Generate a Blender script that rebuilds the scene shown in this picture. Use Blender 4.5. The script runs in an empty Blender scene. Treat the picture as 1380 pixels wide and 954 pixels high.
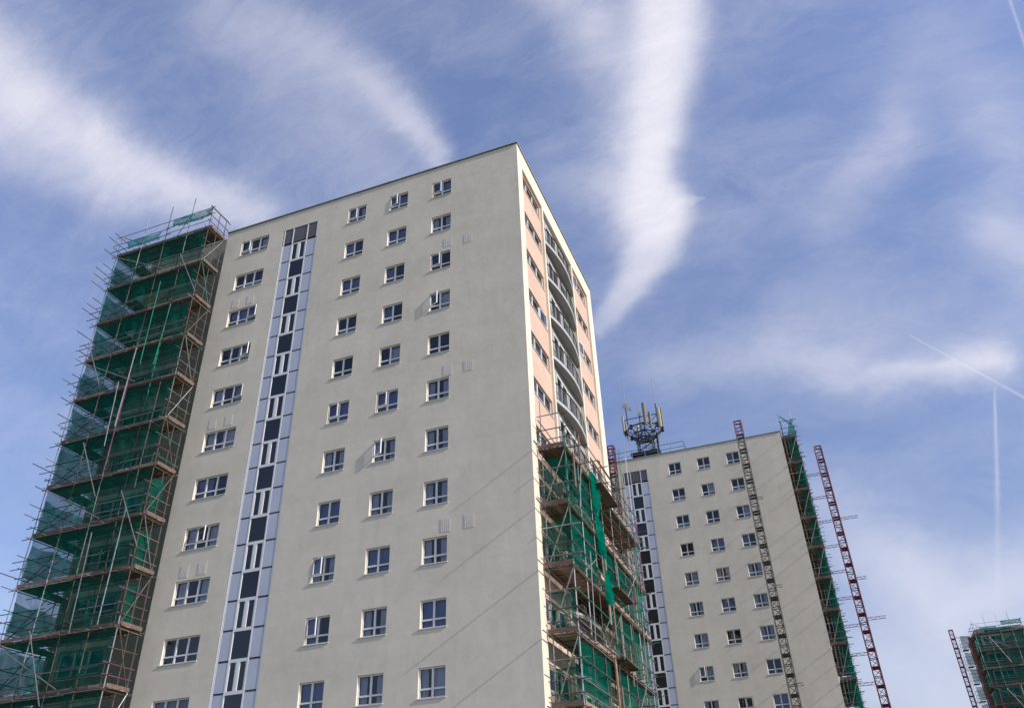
import bpy, math, random
from mathutils import Vector, Matrix
R = random.Random(7)
C = bpy.context.scene.collection
scn = bpy.context.scene
Z0 = 37.35                                   # roof height of the near tower above the ground

# ------------------------------------------------------------------ camera
F = 1099.782; CAM = Vector((10.26, -30.837, Z0-35.747))
rx, rz, rr = math.radians(33.2972), math.radians(19.6786), math.radians(-2.2287)
fw = Vector((-math.sin(rz)*math.cos(rx), math.cos(rz)*math.cos(rx), math.sin(rx)))
rt = Vector((math.cos(rz), math.sin(rz), 0)); up = rt.cross(fw)
r2 = math.cos(rr)*rt + math.sin(rr)*up; u2 = -math.sin(rr)*rt + math.cos(rr)*up
cd = bpy.data.cameras.new('camera'); cam = bpy.data.objects.new('camera', cd); C.objects.link(cam)
m = Matrix((r2, u2, -fw)).transposed().to_4x4(); m.translation = CAM
cam.matrix_world = m; cd.lens = F/1380*36; cd.sensor_width = 36; cd.clip_start = .1; cd.clip_end = 20000
scn.camera = cam
def aim(u, v):                               # world direction in which a feature of the sky stands
    return (r2*(u-690) + u2*(477-v) + fw*F).normalized()

# ------------------------------------------------------------------ light
SUN = Vector((1, -.13, .57)).normalized()
sl = bpy.data.lights.new('sun', 'SUN'); sl.energy = 2.8; sl.angle = math.radians(.7); sl.color = (1, .95, .89)
so = bpy.data.objects.new('sun', sl); C.objects.link(so); so.rotation_euler = (-SUN).to_track_quat('-Z', 'Y').to_euler()
so.location = (60, -20, 80)
SKY = .15
scn.view_settings.view_transform = 'Standard'; scn.view_settings.look = 'None'
scn.view_settings.gamma = 1; scn.view_settings.exposure = .65; scn.view_settings.use_curve_mapping = False

w = bpy.data.worlds.new('World'); scn.world = w; w.use_nodes = True
T = w.node_tree; T.nodes.clear()
class G:                                     # small node helper
    def __init__(s, tree): s.t = tree
    def n(s, typ, **k):
        o = s.t.nodes.new(typ)
        for a, b in k.items(): setattr(o, a, b)
        return o
    def put(s, sock, v):
        if isinstance(v, bpy.types.NodeSocket): s.t.links.new(v, sock)
        else: sock.default_value = v
    def math(s, op, a, b=0., c=None, clamp=False):
        o = s.n('ShaderNodeMath', operation=op, use_clamp=clamp); s.put(o.inputs[0], a); s.put(o.inputs[1], b)
        if c is not None: s.put(o.inputs[2], c)
        return o.outputs[0]
    def vec(s, op, a, b=None, out=0):
        o = s.n('ShaderNodeVectorMath', operation=op); s.put(o.inputs[0], a)
        if b is not None: s.put(o.inputs[3 if op == 'SCALE' else 1], b)
        return o.outputs[out]
    def noise(s, vec, scale, detail=4, rough=.55, dist=0, col=False):
        o = s.n('ShaderNodeTexNoise'); s.put(o.inputs['Vector'], vec); o.inputs['Scale'].default_value = scale
        o.inputs['Detail'].default_value = detail; o.inputs['Roughness'].default_value = rough; o.inputs['Distortion'].default_value = dist
        return o.outputs[1 if col else 0]
    def mapping(s, vec, sc=(1,1,1), rot=(0,0,0), loc=(0,0,0)):
        o = s.n('ShaderNodeMapping'); s.put(o.inputs[0], vec); o.inputs['Scale'].default_value = sc
        o.inputs['Rotation'].default_value = rot; o.inputs['Location'].default_value = loc
        return o.outputs[0]
    def ramp(s, v, a, b, lo=0., hi=1.):
        o = s.n('ShaderNodeMapRange'); s.put(o.inputs[0], v); s.put(o.inputs[1], a); s.put(o.inputs[2], b)
        s.put(o.inputs[3], lo); s.put(o.inputs[4], hi); return o.outputs[0]
    def mix(s, f, a, b, mode='MIX'):
        o = s.n('ShaderNodeMix', data_type='RGBA', blend_type=mode)
        s.put(o.inputs[0], f); s.put(o.inputs[6], a); s.put(o.inputs[7], b); return o.outputs[2]
g = G(T)
sky = g.n('ShaderNodeTexSky', sky_type='NISHITA', sun_disc=False)
sky.sun_elevation = math.asin(SUN.z); sky.sun_rotation = math.atan2(SUN.x, SUN.y)
sky.altitude = 100; sky.air_density = 1.0; sky.dust_density = .6; sky.ozone_density = 2.2
D = g.n('ShaderNodeTexCoord').outputs['Generated']
D = g.vec('NORMALIZE', D)
n1 = g.vec('SUBTRACT', g.noise(D, 3.2, 3, .5, col=True), (.5, .5, .5))
n2 = g.vec('SUBTRACT', g.noise(D, 14, 4, .6, col=True), (.5, .5, .5))
DW = g.vec('ADD', D, g.vec('ADD', g.vec('SCALE', n1, .07), g.vec('SCALE', n2, .034)))
n3 = g.vec('SUBTRACT', g.noise(g.mapping(D, (1, 2.2, 1.4), (.4, .3, .8)), 34, 6, .65, col=True), (.5, .5, .5))
DW = g.vec('ADD', DW, g.vec('SCALE', n3, .020))
DS = g.vec('ADD', D, g.vec('ADD', g.vec('SCALE', n2, .020), g.vec('SCALE', n3, .009)))
DL = g.vec('ADD', D, g.vec('SCALE', n3, .0016))
def streak(pts, warp, p=2.):                 # a tapering band of cirrus along a chain of directions: (u, v, width, density)
    out = None
    for (a, b) in zip(pts[:-1], pts[1:]):
        A, B = aim(a[0], a[1]), aim(b[0], b[1]); BA = B-A
        ap = g.vec('SUBTRACT', warp, tuple(A))
        t = g.math('MULTIPLY', g.vec('DOT_PRODUCT', ap, tuple(BA), 1), 1/BA.length_squared, clamp=True)
        d = g.vec('LENGTH', g.vec('SUBTRACT', ap, g.vec('SCALE', tuple(BA), t)), out=1)
        wd = g.math('MULTIPLY_ADD', t, (b[2]-a[2])/F, a[2]/F)
        de = g.math('MULTIPLY_ADD', t, b[3]-a[3], a[3])
        e = g.math('POWER', g.math('DIVIDE', d, wd), p)
        k = g.math('MULTIPLY', g.math('POWER', 2.718, g.math('MULTIPLY', e, -1.)), de)
        out = k if out is None else g.math('MAXIMUM', out, k)
    return out
soft = [
 [(-60,40,46,.62),(50,140,46,.70),(150,225,36,.72),(250,262,32,.68),(350,282,26,.5)],
 [(-60,110,56,.42),(60,200,44,.38),(170,260,34,.3)],
 [(300,20,44,.26),(400,70,44,.34),(490,105,36,.44),(560,165,24,.56),(600,235,16,.4)],
 [(400,140,60,.2),(480,190,46,.26),(540,240,36,.22)],
 [(735,-30,30,.34),(805,30,46,.48),(850,120,44,.42),(842,230,34,.38),(838,320,28,.3)],
 [(760,245,30,.12),(830,262,34,.34)],
 [(1235,100,30,.12),(1215,190,26,.34),(1160,250,32,.28),(1120,300,40,.18)],
 [(1270,40,40,.10),(1330,150,40,.22),(1370,230,40,.22)],
 [(1340,310,32,.38),(1400,330,40,.4)],
 [(900,500,40,.22),(1060,480,34,.3),(1200,500,26,.42),(1330,478,22,.5)],
 [(1080,450,60,.18),(1380,420,60,.12)],
 [(1120,690,60,.22),(1210,760,62,.48),(1290,810,62,.55),(1400,800,60,.45)],
 [(1180,880,50,.3),(1260,930,60,.35)],
]
hard = [
 [(902,-60,46,.9),(896,60,46,.95),(884,160,38,.92),(872,235,32,.92),(878,285,38,.92)],
 [(890,284,40,.9),(880,325,34,.8),(854,378,25,.6),(806,442,14,.3)],
 [(912,276,14,.5),(930,272,8,.35),(948,266,2.5,.15)],
]
line = [
 [(1226,452,.8,.22),(1300,492,1.2,.38),(1400,546,1.6,.34)],
 [(1341,520,1.2,.12),(1341,550,1.6,.34),(1344,650,2.4,.32),(1345,800,3.4,.06)],
 [(1357,-10,1.4,.3),(1385,70,1.8,.3)],
 [(1285,500,14,.35),(1330,482,18,.5),(1352,488,12,.4)],
 [(1180,500,9,.3),(1285,492,6,.4)],
]
acc = None
for grp, wv, p in ((soft, DW, 2.), (hard, DS, 3.2), (line[:3], DL, 2.), (line[3:], DS, 2.)):
    for s_ in grp:
        k = streak(s_, wv, p)
        k = g.math('SUBTRACT', 1., k)
        acc = k if acc is None else g.math('MULTIPLY', acc, k)
dens = g.math('SUBTRACT', 1., acc)
fib = g.noise(g.mapping(DS, (3, 10, 5), (.5, .4, .9)), 2.8, 9, .68, .8)         # fibres of the cirrus
fib2 = g.noise(g.mapping(DW, (2, 3, 6), (.1, .8, .3)), 1.3, 5, .6, .3)
veil = g.math('MULTIPLY', g.ramp(fib2, .35, .75, .07, .27), g.ramp(fib, .3, .7, .4, 1.25))
dens = g.math('MULTIPLY', dens, g.ramp(fib, .3, .62, .86, 1.04))
dens = g.math('ADD', dens, g.math('MULTIPLY', veil, g.math('SUBTRACT', 1., dens)))
elev = g.n('ShaderNodeSeparateXYZ'); g.put(elev.inputs[0], D)
low = g.ramp(elev.outputs[2], .0, .3, .22, .0)
dens = g.math('ADD', dens, g.math('MULTIPLY', low, g.math('SUBTRACT', 1., dens)), clamp=True)
base = g.vec('SCALE', g.mix(1., sky.outputs[0], (.99, .925, 1.05, 1), 'MULTIPLY'), g.ramp(elev.outputs[2], .1, .75, .52, .90))
CLOUD = g.n('ShaderNodeRGB'); CLOUD.outputs[0].default_value = (3.95, 3.85, 4.2, 1)
colr = g.mix(g.math('MULTIPLY', dens, .92), base, CLOUD.outputs[0])
bg = g.n('ShaderNodeBackground'); g.put(bg.inputs[0], colr); bg.inputs[1].default_value = SKY
g.t.links.new(bg.outputs[0], g.n('ShaderNodeOutputWorld').inputs[0])

# ------------------------------------------------------------------ materials
def mat(name, col, rough=.7, metal=0., var=.12, scale=1.5, stretch=(1,1,1), bump=0., spec=.4, fine=0.):
    m = bpy.data.materials.new(name); m.use_nodes = True; t = G(m.node_tree); b = m.node_tree.nodes['Principled BSDF']
    tc = t.n('ShaderNodeTexCoord').outputs['Object']
    nz = t.noise(t.mapping(tc, stretch), scale, 5, .6)
    k = t.ramp(nz, .3, .7, 1-var, 1+var)
    if fine:
        k = t.math('MULTIPLY', k, t.ramp(t.noise(tc, 40, 3), .3, .7, 1-fine, 1+fine))
    cc = t.vec('SCALE', col, k); t.put(b.inputs['Base Color'], cc)
    b.inputs['Roughness'].default_value = rough; b.inputs['Metallic'].default_value = metal
    b.inputs['Specular IOR Level'].default_value = spec
    if bump:
        bp = t.n('ShaderNodeBump'); bp.inputs['Strength'].default_value = bump; bp.inputs['Distance'].default_value = .01
        t.put(bp.inputs['Height'], t.noise(tc, 60, 4)); t.put(b.inputs['Normal'], bp.outputs[0])
    return m
def render_mat(name, col):                   # trowelled render with faint runs, lift marks and blotches
    m = bpy.data.materials.new(name); m.use_nodes = True; t = G(m.node_tree); b = m.node_tree.nodes['Principled BSDF']
    tc = t.n('ShaderNodeTexCoord').outputs['Object']
    blot = t.ramp(t.noise(tc, .35, 7, .7, .6), .3, .7, .92, 1.06)
    runs = t.ramp(t.noise(t.mapping(tc, (1.7, 1.7, .3)), 1.0, 7, .7, .8), .35, .75, 1.02, .945)
    trow = t.ramp(t.noise(t.mapping(tc, (1.2, 1.2, 1.6)), 1.6, 7, .7, 1.0), .3, .7, .95, 1.05)
    lift = t.ramp(t.noise(t.mapping(tc, (.05, .05, 1.0)), .9, 2), .35, .65, .975, 1.02)
    k = t.math('MULTIPLY', t.math('MULTIPLY', blot, runs), t.math('MULTIPLY', trow, lift))
    sx = t.n('ShaderNodeSeparateXYZ'); t.put(sx.inputs[0], tc)
    sp = t.n('ShaderNodeSeparateXYZ'); t.put(sp.inputs[0], tc)
    drip = t.ramp(t.math('ADD', sp.outputs[2], t.math('MULTIPLY', t.noise(t.mapping(tc, (4, 4, .05)), 1.0, 5, .7), 3.)), .3, 1.8, 1., .93)
    k = t.math('MULTIPLY', k, drip)
    grn = t.math('MULTIPLY', t.ramp(t.noise(t.mapping(tc, (3, 3, .3)), .8, 4), .5, .8, 0, 1.), .35)
    cc = t.mix(grn, (*col, 1), (col[0]*.88, col[1]*.885, col[2]*.85, 1))
    t.put(b.inputs['Base Color'], t.vec('SCALE', cc, k)); b.inputs['Roughness'].default_value = .9
    b.inputs['Specular IOR Level'].default_value = .2
    bp = t.n('ShaderNodeBump'); bp.inputs['Strength'].default_value = .35; bp.inputs['Distance'].default_value = .012
    t.put(bp.inputs['Height'], t.math('ADD', t.noise(tc, 9, 5, .7), t.math('MULTIPLY', t.noise(tc, 1.2, 3), 1.2))); t.put(b.inputs['Normal'], bp.outputs[0])
    return m
def glass_mat(name, tint=(.78, .82, .88), base=.04):
    m = bpy.data.materials.new(name); m.use_nodes = True; t = G(m.node_tree); m.node_tree.nodes.remove(m.node_tree.nodes['Principled BSDF'])
    tr = t.n('ShaderNodeBsdfTransparent'); tr.inputs[0].default_value = (*tint, 1)
    gl = t.n('ShaderNodeBsdfGlossy'); gl.inputs['Roughness'].default_value = .03; gl.inputs[0].default_value = (.9, .93, 1, 1)
    tc = t.n('ShaderNodeTexCoord').outputs['Object']
    bp = t.n('ShaderNodeBump'); bp.inputs['Strength'].default_value = .05; bp.inputs['Distance'].default_value = .02
    t.put(bp.inputs['Height'], t.noise(tc, 1.5, 1)); t.put(gl.inputs['Normal'], bp.outputs[0])
    fr = t.n('ShaderNodeFresnel'); fr.inputs[0].default_value = 1.6
    mx = t.n('ShaderNodeMixShader'); t.put(mx.inputs[0], t.math('MULTIPLY_ADD', fr.outputs[0], .85, base*.5, clamp=True))
    t.put(mx.inputs[1], tr.outputs[0]); t.put(mx.inputs[2], gl.outputs[0])
    t.put(m.node_tree.nodes['Material Output'].inputs[0], mx.outputs[0]); return m
def net_mat(name, col, cover=.6):            # fine woven debris netting: partly see-through, partly translucent
    m = bpy.data.materials.new(name); m.use_nodes = True; t = G(m.node_tree); m.node_tree.nodes.remove(m.node_tree.nodes['Principled BSDF'])
    tc = t.n('ShaderNodeTexCoord').outputs['Object']
    nz = t.ramp(t.noise(tc, .8, 6, .65, .8), .3, .7, -.16, .16)
    cv = t.math('ADD', nz, cover, clamp=True)
    df = t.n('ShaderNodeBsdfDiffuse'); df.inputs[0].default_value = (*col, 1)
    tl = t.n('ShaderNodeBsdfTranslucent'); tl.inputs[0].default_value = (*[min(1, c*1.25) for c in col], 1)
    tr = t.n('ShaderNodeBsdfTransparent')
    a = t.n('ShaderNodeMixShader'); a.inputs[0].default_value = .5; t.put(a.inputs[1], df.outputs[0]); t.put(a.inputs[2], tl.outputs[0])
    b = t.n('ShaderNodeMixShader'); t.put(b.inputs[0], cv); t.put(b.inputs[1], tr.outputs[0]); t.put(b.inputs[2], a.outputs[0])
    t.put(m.node_tree.nodes['Material Output'].inputs[0], b.outputs[0]); return m
M = dict(
 cream=render_mat('cream_render', (.74, .665, .53)),
 pink=render_mat('pink_render', (.60, .43, .33)),
 wing=render_mat('olive_render', (.30, .29, .22)),
 frame=mat('white_upvc', (.78, .77, .74), .35, var=.04),
 sill=mat('sill_metal', (.62, .61, .57), .5, var=.06),
 glass=glass_mat('window_glass'),
 stairglass=glass_mat('stair_glass', (.35, .36, .42), .05),
 panel=mat('pale_blue_panel', (.52, .55, .62), .32, var=.07, scale=.5),
 louvre=mat('grey_louvre', (.17, .17, .18), .6, var=.1),
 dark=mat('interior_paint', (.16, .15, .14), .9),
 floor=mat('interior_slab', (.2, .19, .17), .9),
 curtain=mat('net_curtain', (.72, .72, .74), .9, var=.15, scale=3, stretch=(6,6,.4)),
 curtain2=mat('blue_curtain', (.26, .32, .5), .9, var=.25, scale=3, stretch=(6,6,.4)),
 coping=mat('coping_metal', (.42, .48, .42), .45, .4, var=.15),
 joint=mat('panel_joint', (.2, .2, .22), .7),
 copdark=mat('coping_dark_band', (.09, .07, .06), .8),
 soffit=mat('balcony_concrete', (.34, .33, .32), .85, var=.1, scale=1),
 slab=mat('balcony_edge_paint', (.44, .43, .40), .7, var=.06),
 black=mat('black_steel', (.02, .02, .022), .45, .5),
 rust=mat('weathered_tube', (.13, .098, .08), .65, .4, var=.4, scale=4),
 galv=mat('galvanised_tube', (.27, .27, .255), .5, .6, var=.25, scale=4),
 bright=mat('new_galvanised_tube', (.48, .47, .45), .4, .6, var=.2, scale=3),
 green=mat('green_painted_tube', (.03, .22, .13), .5, .2, var=.3, scale=2),
 purple=mat('purple_painted_tube', (.20, .07, .16), .5, .2, var=.3, scale=2),
 board=mat('scaffold_board', (.15, .105, .08), .85, var=.35, scale=3, stretch=(.6, 3, 3), fine=.1),
 boardlt=mat('new_scaffold_board', (.30, .20, .14), .85, var=.3, scale=3, fine=.1),
 ply=mat('rust_deck_board', (.17, .085, .05), .85, var=.4, scale=2, fine=.1),
 net=net_mat('green_debris_net', (.0, .145, .105), .64),
 netb=net_mat('backlit_debris_net', (.008, .22, .18), .72),  # same green net on the west return, skylight from behind mixed into its colour
 nettop=net_mat('turquoise_debris_net', (.02, .30, .27), .72),
 netr=net_mat('folded_debris_net', (.0, .26, .18), .82),
 red=mat('red_mast_paint', (.15, .012, .025), .45, .1, var=.3, scale=2),
 greymast=mat('grey_mast_paint', (.075, .068, .06), .5, .5, var=.3, scale=3),
 antdark=mat('antenna_steel', (.07, .07, .07), .5, .6, var=.3, scale=3),
 antlt=mat('antenna_radome', (.44, .41, .34), .5, var=.12, scale=3),
 anttan=mat('antenna_radome_tan', (.24, .19, .12), .5, var=.12, scale=3),
 bluerail=mat('blue_grey_rail', (.14, .20, .30), .5, .3),
 vent=mat('vent_plastic', (.69, .62, .53), .7, var=.08),
 chute=mat('red_brown_chute', (.20, .045, .02), .6, var=.2),
 roof=mat('roof_felt', (.1, .1, .1), .9),
)
def ground_mat():
    m = bpy.data.materials.new('ground_grass'); m.use_nodes = True; t = G(m.node_tree); b = m.node_tree.nodes['Principled BSDF']
    tc = t.n('ShaderNodeTexCoord').outputs['Object']
    f = t.ramp(t.noise(tc, .03, 6, .6), .45, .55); f2 = t.ramp(t.noise(tc, 3, 6, .7), .3, .7, .7, 1.3)
    c = t.mix(f, (.06, .085, .03, 1), (.21, .20, .18, 1)); t.put(b.inputs['Base Color'], t.vec('SCALE', c, f2)); b.inputs['Roughness'].default_value = .95
    return m

# ------------------------------------------------------------------ mesh helpers
class MB:
    def __init__(s): s.v = []; s.f = []; s.mi = []; s.mats = []; s.cur = 0
    def use(s, m):
        if m not in s.mats: s.mats.append(m)
        s.cur = s.mats.index(m); return s
    def poly(s, pts):
        i = len(s.v); s.v += [tuple(p) for p in pts]; s.f.append(tuple(range(i, i+len(pts)))); s.mi.append(s.cur); return s
    def box(s, a, b):
        x0, y0, z0 = a; x1, y1, z1 = b; i = len(s.v)
        s.v += [(x0,y0,z0),(x1,y0,z0),(x1,y1,z0),(x0,y1,z0),(x0,y0,z1),(x1,y0,z1),(x1,y1,z1),(x0,y1,z1)]
        for q in ((0,3,2,1),(4,5,6,7),(0,1,5,4),(1,2,6,5),(2,3,7,6),(3,0,4,7)): s.f.append(tuple(i+k for k in q)); s.mi.append(s.cur)
        return s
    def tube(s, a, b, r=.024, n=6, r2=None):
        a = Vector(a); b = Vector(b); d = b-a
        if d.length < 1e-6: return s
        d.normalize(); e = Vector((0,0,1)) if abs(d.z) < .9 else Vector((1,0,0))
        p = d.cross(e).normalized(); q = d.cross(p); i = len(s.v); rb = r if r2 is None else r2
        for c, rad in ((a, r), (b, rb)):
            for k in range(n):
                t = 2*math.pi*k/n; s.v.append(tuple(c + p*(rad*math.cos(t)) + q*(rad*math.sin(t))))
        for k in range(n):
            s.f.append((i+k, i+(k+1) % n, i+n+(k+1) % n, i+n+k)); s.mi.append(s.cur)
        s.f.append(tuple(i+k for k in reversed(range(n)))); s.f.append(tuple(i+n+k for k in range(n))); s.mi += [s.cur]*2
        return s
    def bar(s, a, b, w, h):                  # rectangular bar along a-b, w sideways, h vertical
        a = Vector(a); b = Vector(b); d = (b-a).normalized(); e = Vector((0,0,1)) if abs(d.z) < .9 else Vector((0,1,0))
        p = d.cross(e).normalized()*w/2; q = p.normalized().cross(d).normalized()*h/2; i = len(s.v)
        for c in (a, b):
            for k in ((-1,-1),(1,-1),(1,1),(-1,1)): s.v.append(tuple(c+p*k[0]+q*k[1]))
        for f in ((0,1,2,3),(7,6,5,4),(0,4,5,1),(1,5,6,2),(2,6,7,3),(3,7,4,0)): s.f.append(tuple(i+k for k in f)); s.mi.append(s.cur)
        return s
    def mesh(s, name):
        me = bpy.data.meshes.new(name); me.from_pydata(s.v, [], s.f)
        for m in s.mats: me.materials.append(m)
        me.polygons.foreach_set('material_index', s.mi); me.update(); return me
    def build(s, name, parent=None, label=None):
        o = bpy.data.objects.new(name, s.mesh(name)); C.objects.link(o)
        if parent: o.parent = parent
        if label: o['label'] = label
        return o
def new(m): return MB().use(m)
def thing(name, label, cat, loc=(0,0,0), group=None):
    o = bpy.data.objects.new(name, None); C.objects.link(o); o.location = loc; o['label'] = label; o['category'] = cat
    if group: o['group'] = group
    return o
def inst(me, name, parent, loc=(0,0,0), rot=0, label=None):
    o = bpy.data.objects.new(name, me); C.objects.link(o); o.parent = parent; o.location = loc; o.rotation_euler = (0,0,rot)
    if label: o['label'] = label
    return o
def grid_wall(b, P, U, V, W, H_, holes, inward, depth, revm=None):
    """wall of width W, height H_ from P along U, V with rectangular holes and their reveals"""
    P, U, V, I = map(Vector, (P, U, V, inward))
    xs = sorted({0, W, *[round(h[i], 4) for h in holes for i in (0, 2)]}); zs = sorted({0, H_, *[round(h[i], 4) for h in holes for i in (1, 3)]})
    hs = [tuple(round(k, 4) for k in h) for h in holes]
    flip = U.cross(V).dot(I) > 0
    def q(pts): b.poly(pts[::-1] if flip else pts)
    for i in range(len(xs)-1):
        cx = (xs[i]+xs[i+1])/2; z0 = None
        for j in range(len(zs)-1):
            cz = (zs[j]+zs[j+1])/2
            inh = any(h[0] < cx < h[2] and h[1] < cz < h[3] for h in hs)
            if not inh: q([P+U*xs[i]+V*zs[j], P+U*xs[i+1]+V*zs[j], P+U*xs[i+1]+V*zs[j+1], P+U*xs[i]+V*zs[j+1]])
    c0 = b.cur
    if revm: b.use(revm)
    for h in hs:
        a = [P+U*h[0]+V*h[1], P+U*h[2]+V*h[1], P+U*h[2]+V*h[3], P+U*h[0]+V*h[3]]
        for k in range(4):
            A, B = a[k], a[(k+1) % 4]; q([B, A, A+I*depth, B+I*depth][::-1] if False else [A, A+I*depth, B+I*depth, B])
    b.cur = c0

# ------------------------------------------------------------------ setting
gm = MB().use(ground_mat())
gm.poly([(-6000,-6000,0),(6000,-6000,0),(6000,6000,0),(-6000,6000,0)])
go = gm.build('ground'); go['kind'] = 'structure'

# ------------------------------------------------------------------ windows
Hs = 2.7
def frame_mesh(w_, h_, cuts, tr, y0=.09, y1=.155, t=.055, name='window'):
    b = new(M['frame'])
    b.box((0,y0,0),(w_,y1,t)); b.box((0,y0,h_-t),(w_,y1,h_)); b.box((0,y0,t),(t,y1,h_-t)); b.box((w_-t,y0,t),(w_,y1,h_-t))
    for c in cuts: b.box((c-.045,y0-.003,t),(c+.045,y1+.003,h_-t))
    xs = [t, *cuts, w_-t]
    for i in range(len(xs)-1):
        x0 = xs[i]+(.045 if i else 0); x1 = xs[i+1]-(.045 if i < len(xs)-2 else 0)
        if tr: b.box((x0,y0+.002,tr-.035),(x1,y1-.002,tr+.035))
    return b.mesh(name)
def sill_mesh(w_):
    b = new(M['sill']); b.box((-.07,-.042,-.04),(w_+.04,.088,.0)); return b.mesh('sill')
def pane_mesh(w_, h_):
    b = new(M['glass']); b.poly([(.05,.125,.05),(w_-.05,.125,.05),(w_-.05,.125,h_-.05),(.05,.125,h_-.05)]); return b.mesh('pane')
def sash_mesh(x0, x1, z0, z1):               # local origin at the hinge edge
    w_ = x1-x0; h_ = z1-z0; b = new(M['frame']); t = .05
    b.box((0,-.03,0),(w_,.02,t)); b.box((0,-.03,h_-t),(w_,.02,h_)); b.box((0,-.03,t),(t,.02,h_-t)); b.box((w_-t,-.03,t),(w_,.02,h_-t))
    b.use(M['glass']); b.poly([(t,-.005,t),(w_-t,-.005,t),(w_-t,-.005,h_-t),(t,-.005,h_-t)]); return b.mesh('sash')
def curtain_mesh(x0, x1, z0, z1, m, amp=.03, fold=.11):
    b = new(m); n = max(6, int((x1-x0)/fold*4)); R_ = random.Random(int(x0*991+x1*77)+n); ph = R_.random()*6
    P_ = []
    for i in range(n+1):
        x = x0+(x1-x0)*i/n; P_.append((x, .25+amp*math.sin(x/fold*6.28+ph+math.sin(x*9)*.7)))
    for i in range(n):
        b.poly([(P_[i][0],P_[i][1],z0),(P_[i+1][0],P_[i+1][1],z0),(P_[i+1][0],P_[i+1][1],z1),(P_[i][0],P_[i][1],z1)])
    me = b.mesh('curtain')
    for p_ in me.polygons: p_.use_smooth = True
    return me
class Win:
    def __init__(s, w_, h_, cuts, tr, opens):
        s.w, s.h = w_, h_
        s.fr = frame_mesh(w_, h_, cuts, tr); s.si = sill_mesh(w_); s.pa = pane_mesh(w_, h_)
        s.sa = [(x0, tr, sash_mesh(x0, x1, tr, h_-.04)) for x0, x1 in opens]
        q = w_
        s.cu = [curtain_mesh(.05, q*.30, .05, h_-.04, M['curtain']), curtain_mesh(q*.68, q-.05, .05, h_-.04, M['curtain']),
                curtain_mesh(.05, q-.05, .05, h_-.04, M['curtain2']), curtain_mesh(.05, q-.05, .05, h_*.45, M['curtain']),
                curtain_mesh(.05, q*.5, .05, h_-.04, M['curtain2']), curtain_mesh(q*.52, q-.05, .05, h_-.04, M['curtain'])]
    def put(s, parent, P, rot=0, open_=None, cur=None, label=None):
        f = inst(s.fr, 'window', parent, P, rot, label)
        inst(s.pa, 'pane', f); inst(s.si, 'sill', f)
        if open_ is not None:
            i, ang = open_; x0, z0, me = s.sa[i]; inst(me, 'opened_sash' , f, (x0, .07, z0), -math.radians(ang*.62))
        for c in (cur or ()): inst(s.cu[c], 'curtain', f)
        return f
COL = [(-18.484,-16.464),(-10.843,-9.63),(-8.06,-6.86),(-5.281,-4.085)]
ZT, ZB = -1.15, -2.32
w2 = Win(1.2, ZT-ZB, [.6], .36, [(.03,.575),(.625,1.17)])
w3 = Win(2.02, ZT-ZB, [.68, 1.34], .36, [(.03,.655),(.705,1.31),(1.365,1.99)])
wb = Win(3.1, .95, [1.03, 2.07], 0, [(.03,1.0),(1.06,2.05),(2.1,3.07)])
ww = Win(2.8, ZT-ZB, [.93, 1.87], .36, [(.03,.9)])
for W_ in (wb,):
    W_.sa = [(x0, .04, sash_mesh(x0, x1, .04, .91)) for x0, x1 in [(.03,1.0),(1.06,2.05),(2.1,3.07)]]

NF = 13
BAYS = [(.78, 4.2), (10.32, 13.82)]
DEP = 14.915
def strip_meshes():
    """one storey of stair glazing, local z 0 at its top grid line"""
    b = new(M['frame'])
    xs = [0, .64, 1.65, 2.33]; H2 = 2.7; t = .035
    for x in xs: b.box((x-t, -.01, -H2), (x+t, .05, 0))
    b.box((-.09,-.02,-H2),(-t-.003,.02,0))
    for z in (0, -1.35):                     # horizontals, butted between mullions
        for i in range(3):
            th = .028 if i != 1 else .075
            b.use(M['joint' if i != 1 else 'frame'])
            b.box((xs[i]+t, -.006 if i == 1 else .012, z-(th if i == 1 else .014)), (xs[i+1]-t, .045, z+(0 if z == 0 else th if i == 1 else .01)))
    b.use(M['frame']); b.box((xs[1]+t, -.006, -H2), (xs[2]-t, .045, -H2+.07))
    b.box((1.145-.06, -.008, -1.275), (1.145+.06, .047, -.075))
    for x in (xs[1]+t, xs[2]-t-.05, 1.145-.11, 1.145+.06): b.box((x, -.004, -1.275), (x+.05, .04, -.075))
    p = new(M['stairglass']); p.poly([(xs[1],.03,-H2),(xs[2],.03,-H2),(xs[2],.03,0),(xs[1],.03,0)])
    ps = []
    for i in (0, 2):
        for z in (-.03, -1.38):
            s = new(M['panel']); s.box((xs[i]+t+.004, .0, z-1.27), (xs[i+1]-t-.004, .035, z-.012)); ps.append(s.mesh('side_panel'))
    return b.mesh('stairwell_window'), p.mesh('pane'), ps
ST = strip_meshes()
def louvre_mesh():
    b = new(M['louvre']); x0 = 0
    for a, c in ((.035,.605),(.675,1.615),(1.685,2.295)):
        n = int((c-a)/.055)
        b.use(M['louvre'])
        for i in range(n):
            x = a+(c-a)*i/n; b.box((x, .005, -1.12), (x+.03, .04, -.03))
        b.poly([(a,.045,-1.12),(c,.045,-1.12),(c,.045,-.03),(a,.045,-.03)])
    f = b.use(M['frame'])
    for x in (0, .64, 1.65, 2.33): b.box((x-.035, -.012, -1.2), (x+.035, .05, 0))
    b.box((-.035,-.014,0),(2.365,.05,.04)); return b.mesh('louvre_panel')
LV = louvre_mesh()
def vent_mesh():
    b = new(M['vent']); b.box((0,-.008,0),(.5,.0-.001,.62))
    for i in range(5): b.box((.05+.09*i,-.013,.05),(.085+.09*i,-.009,.57))
    return b.mesh('wall_vent')
VT = vent_mesh()
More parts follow.
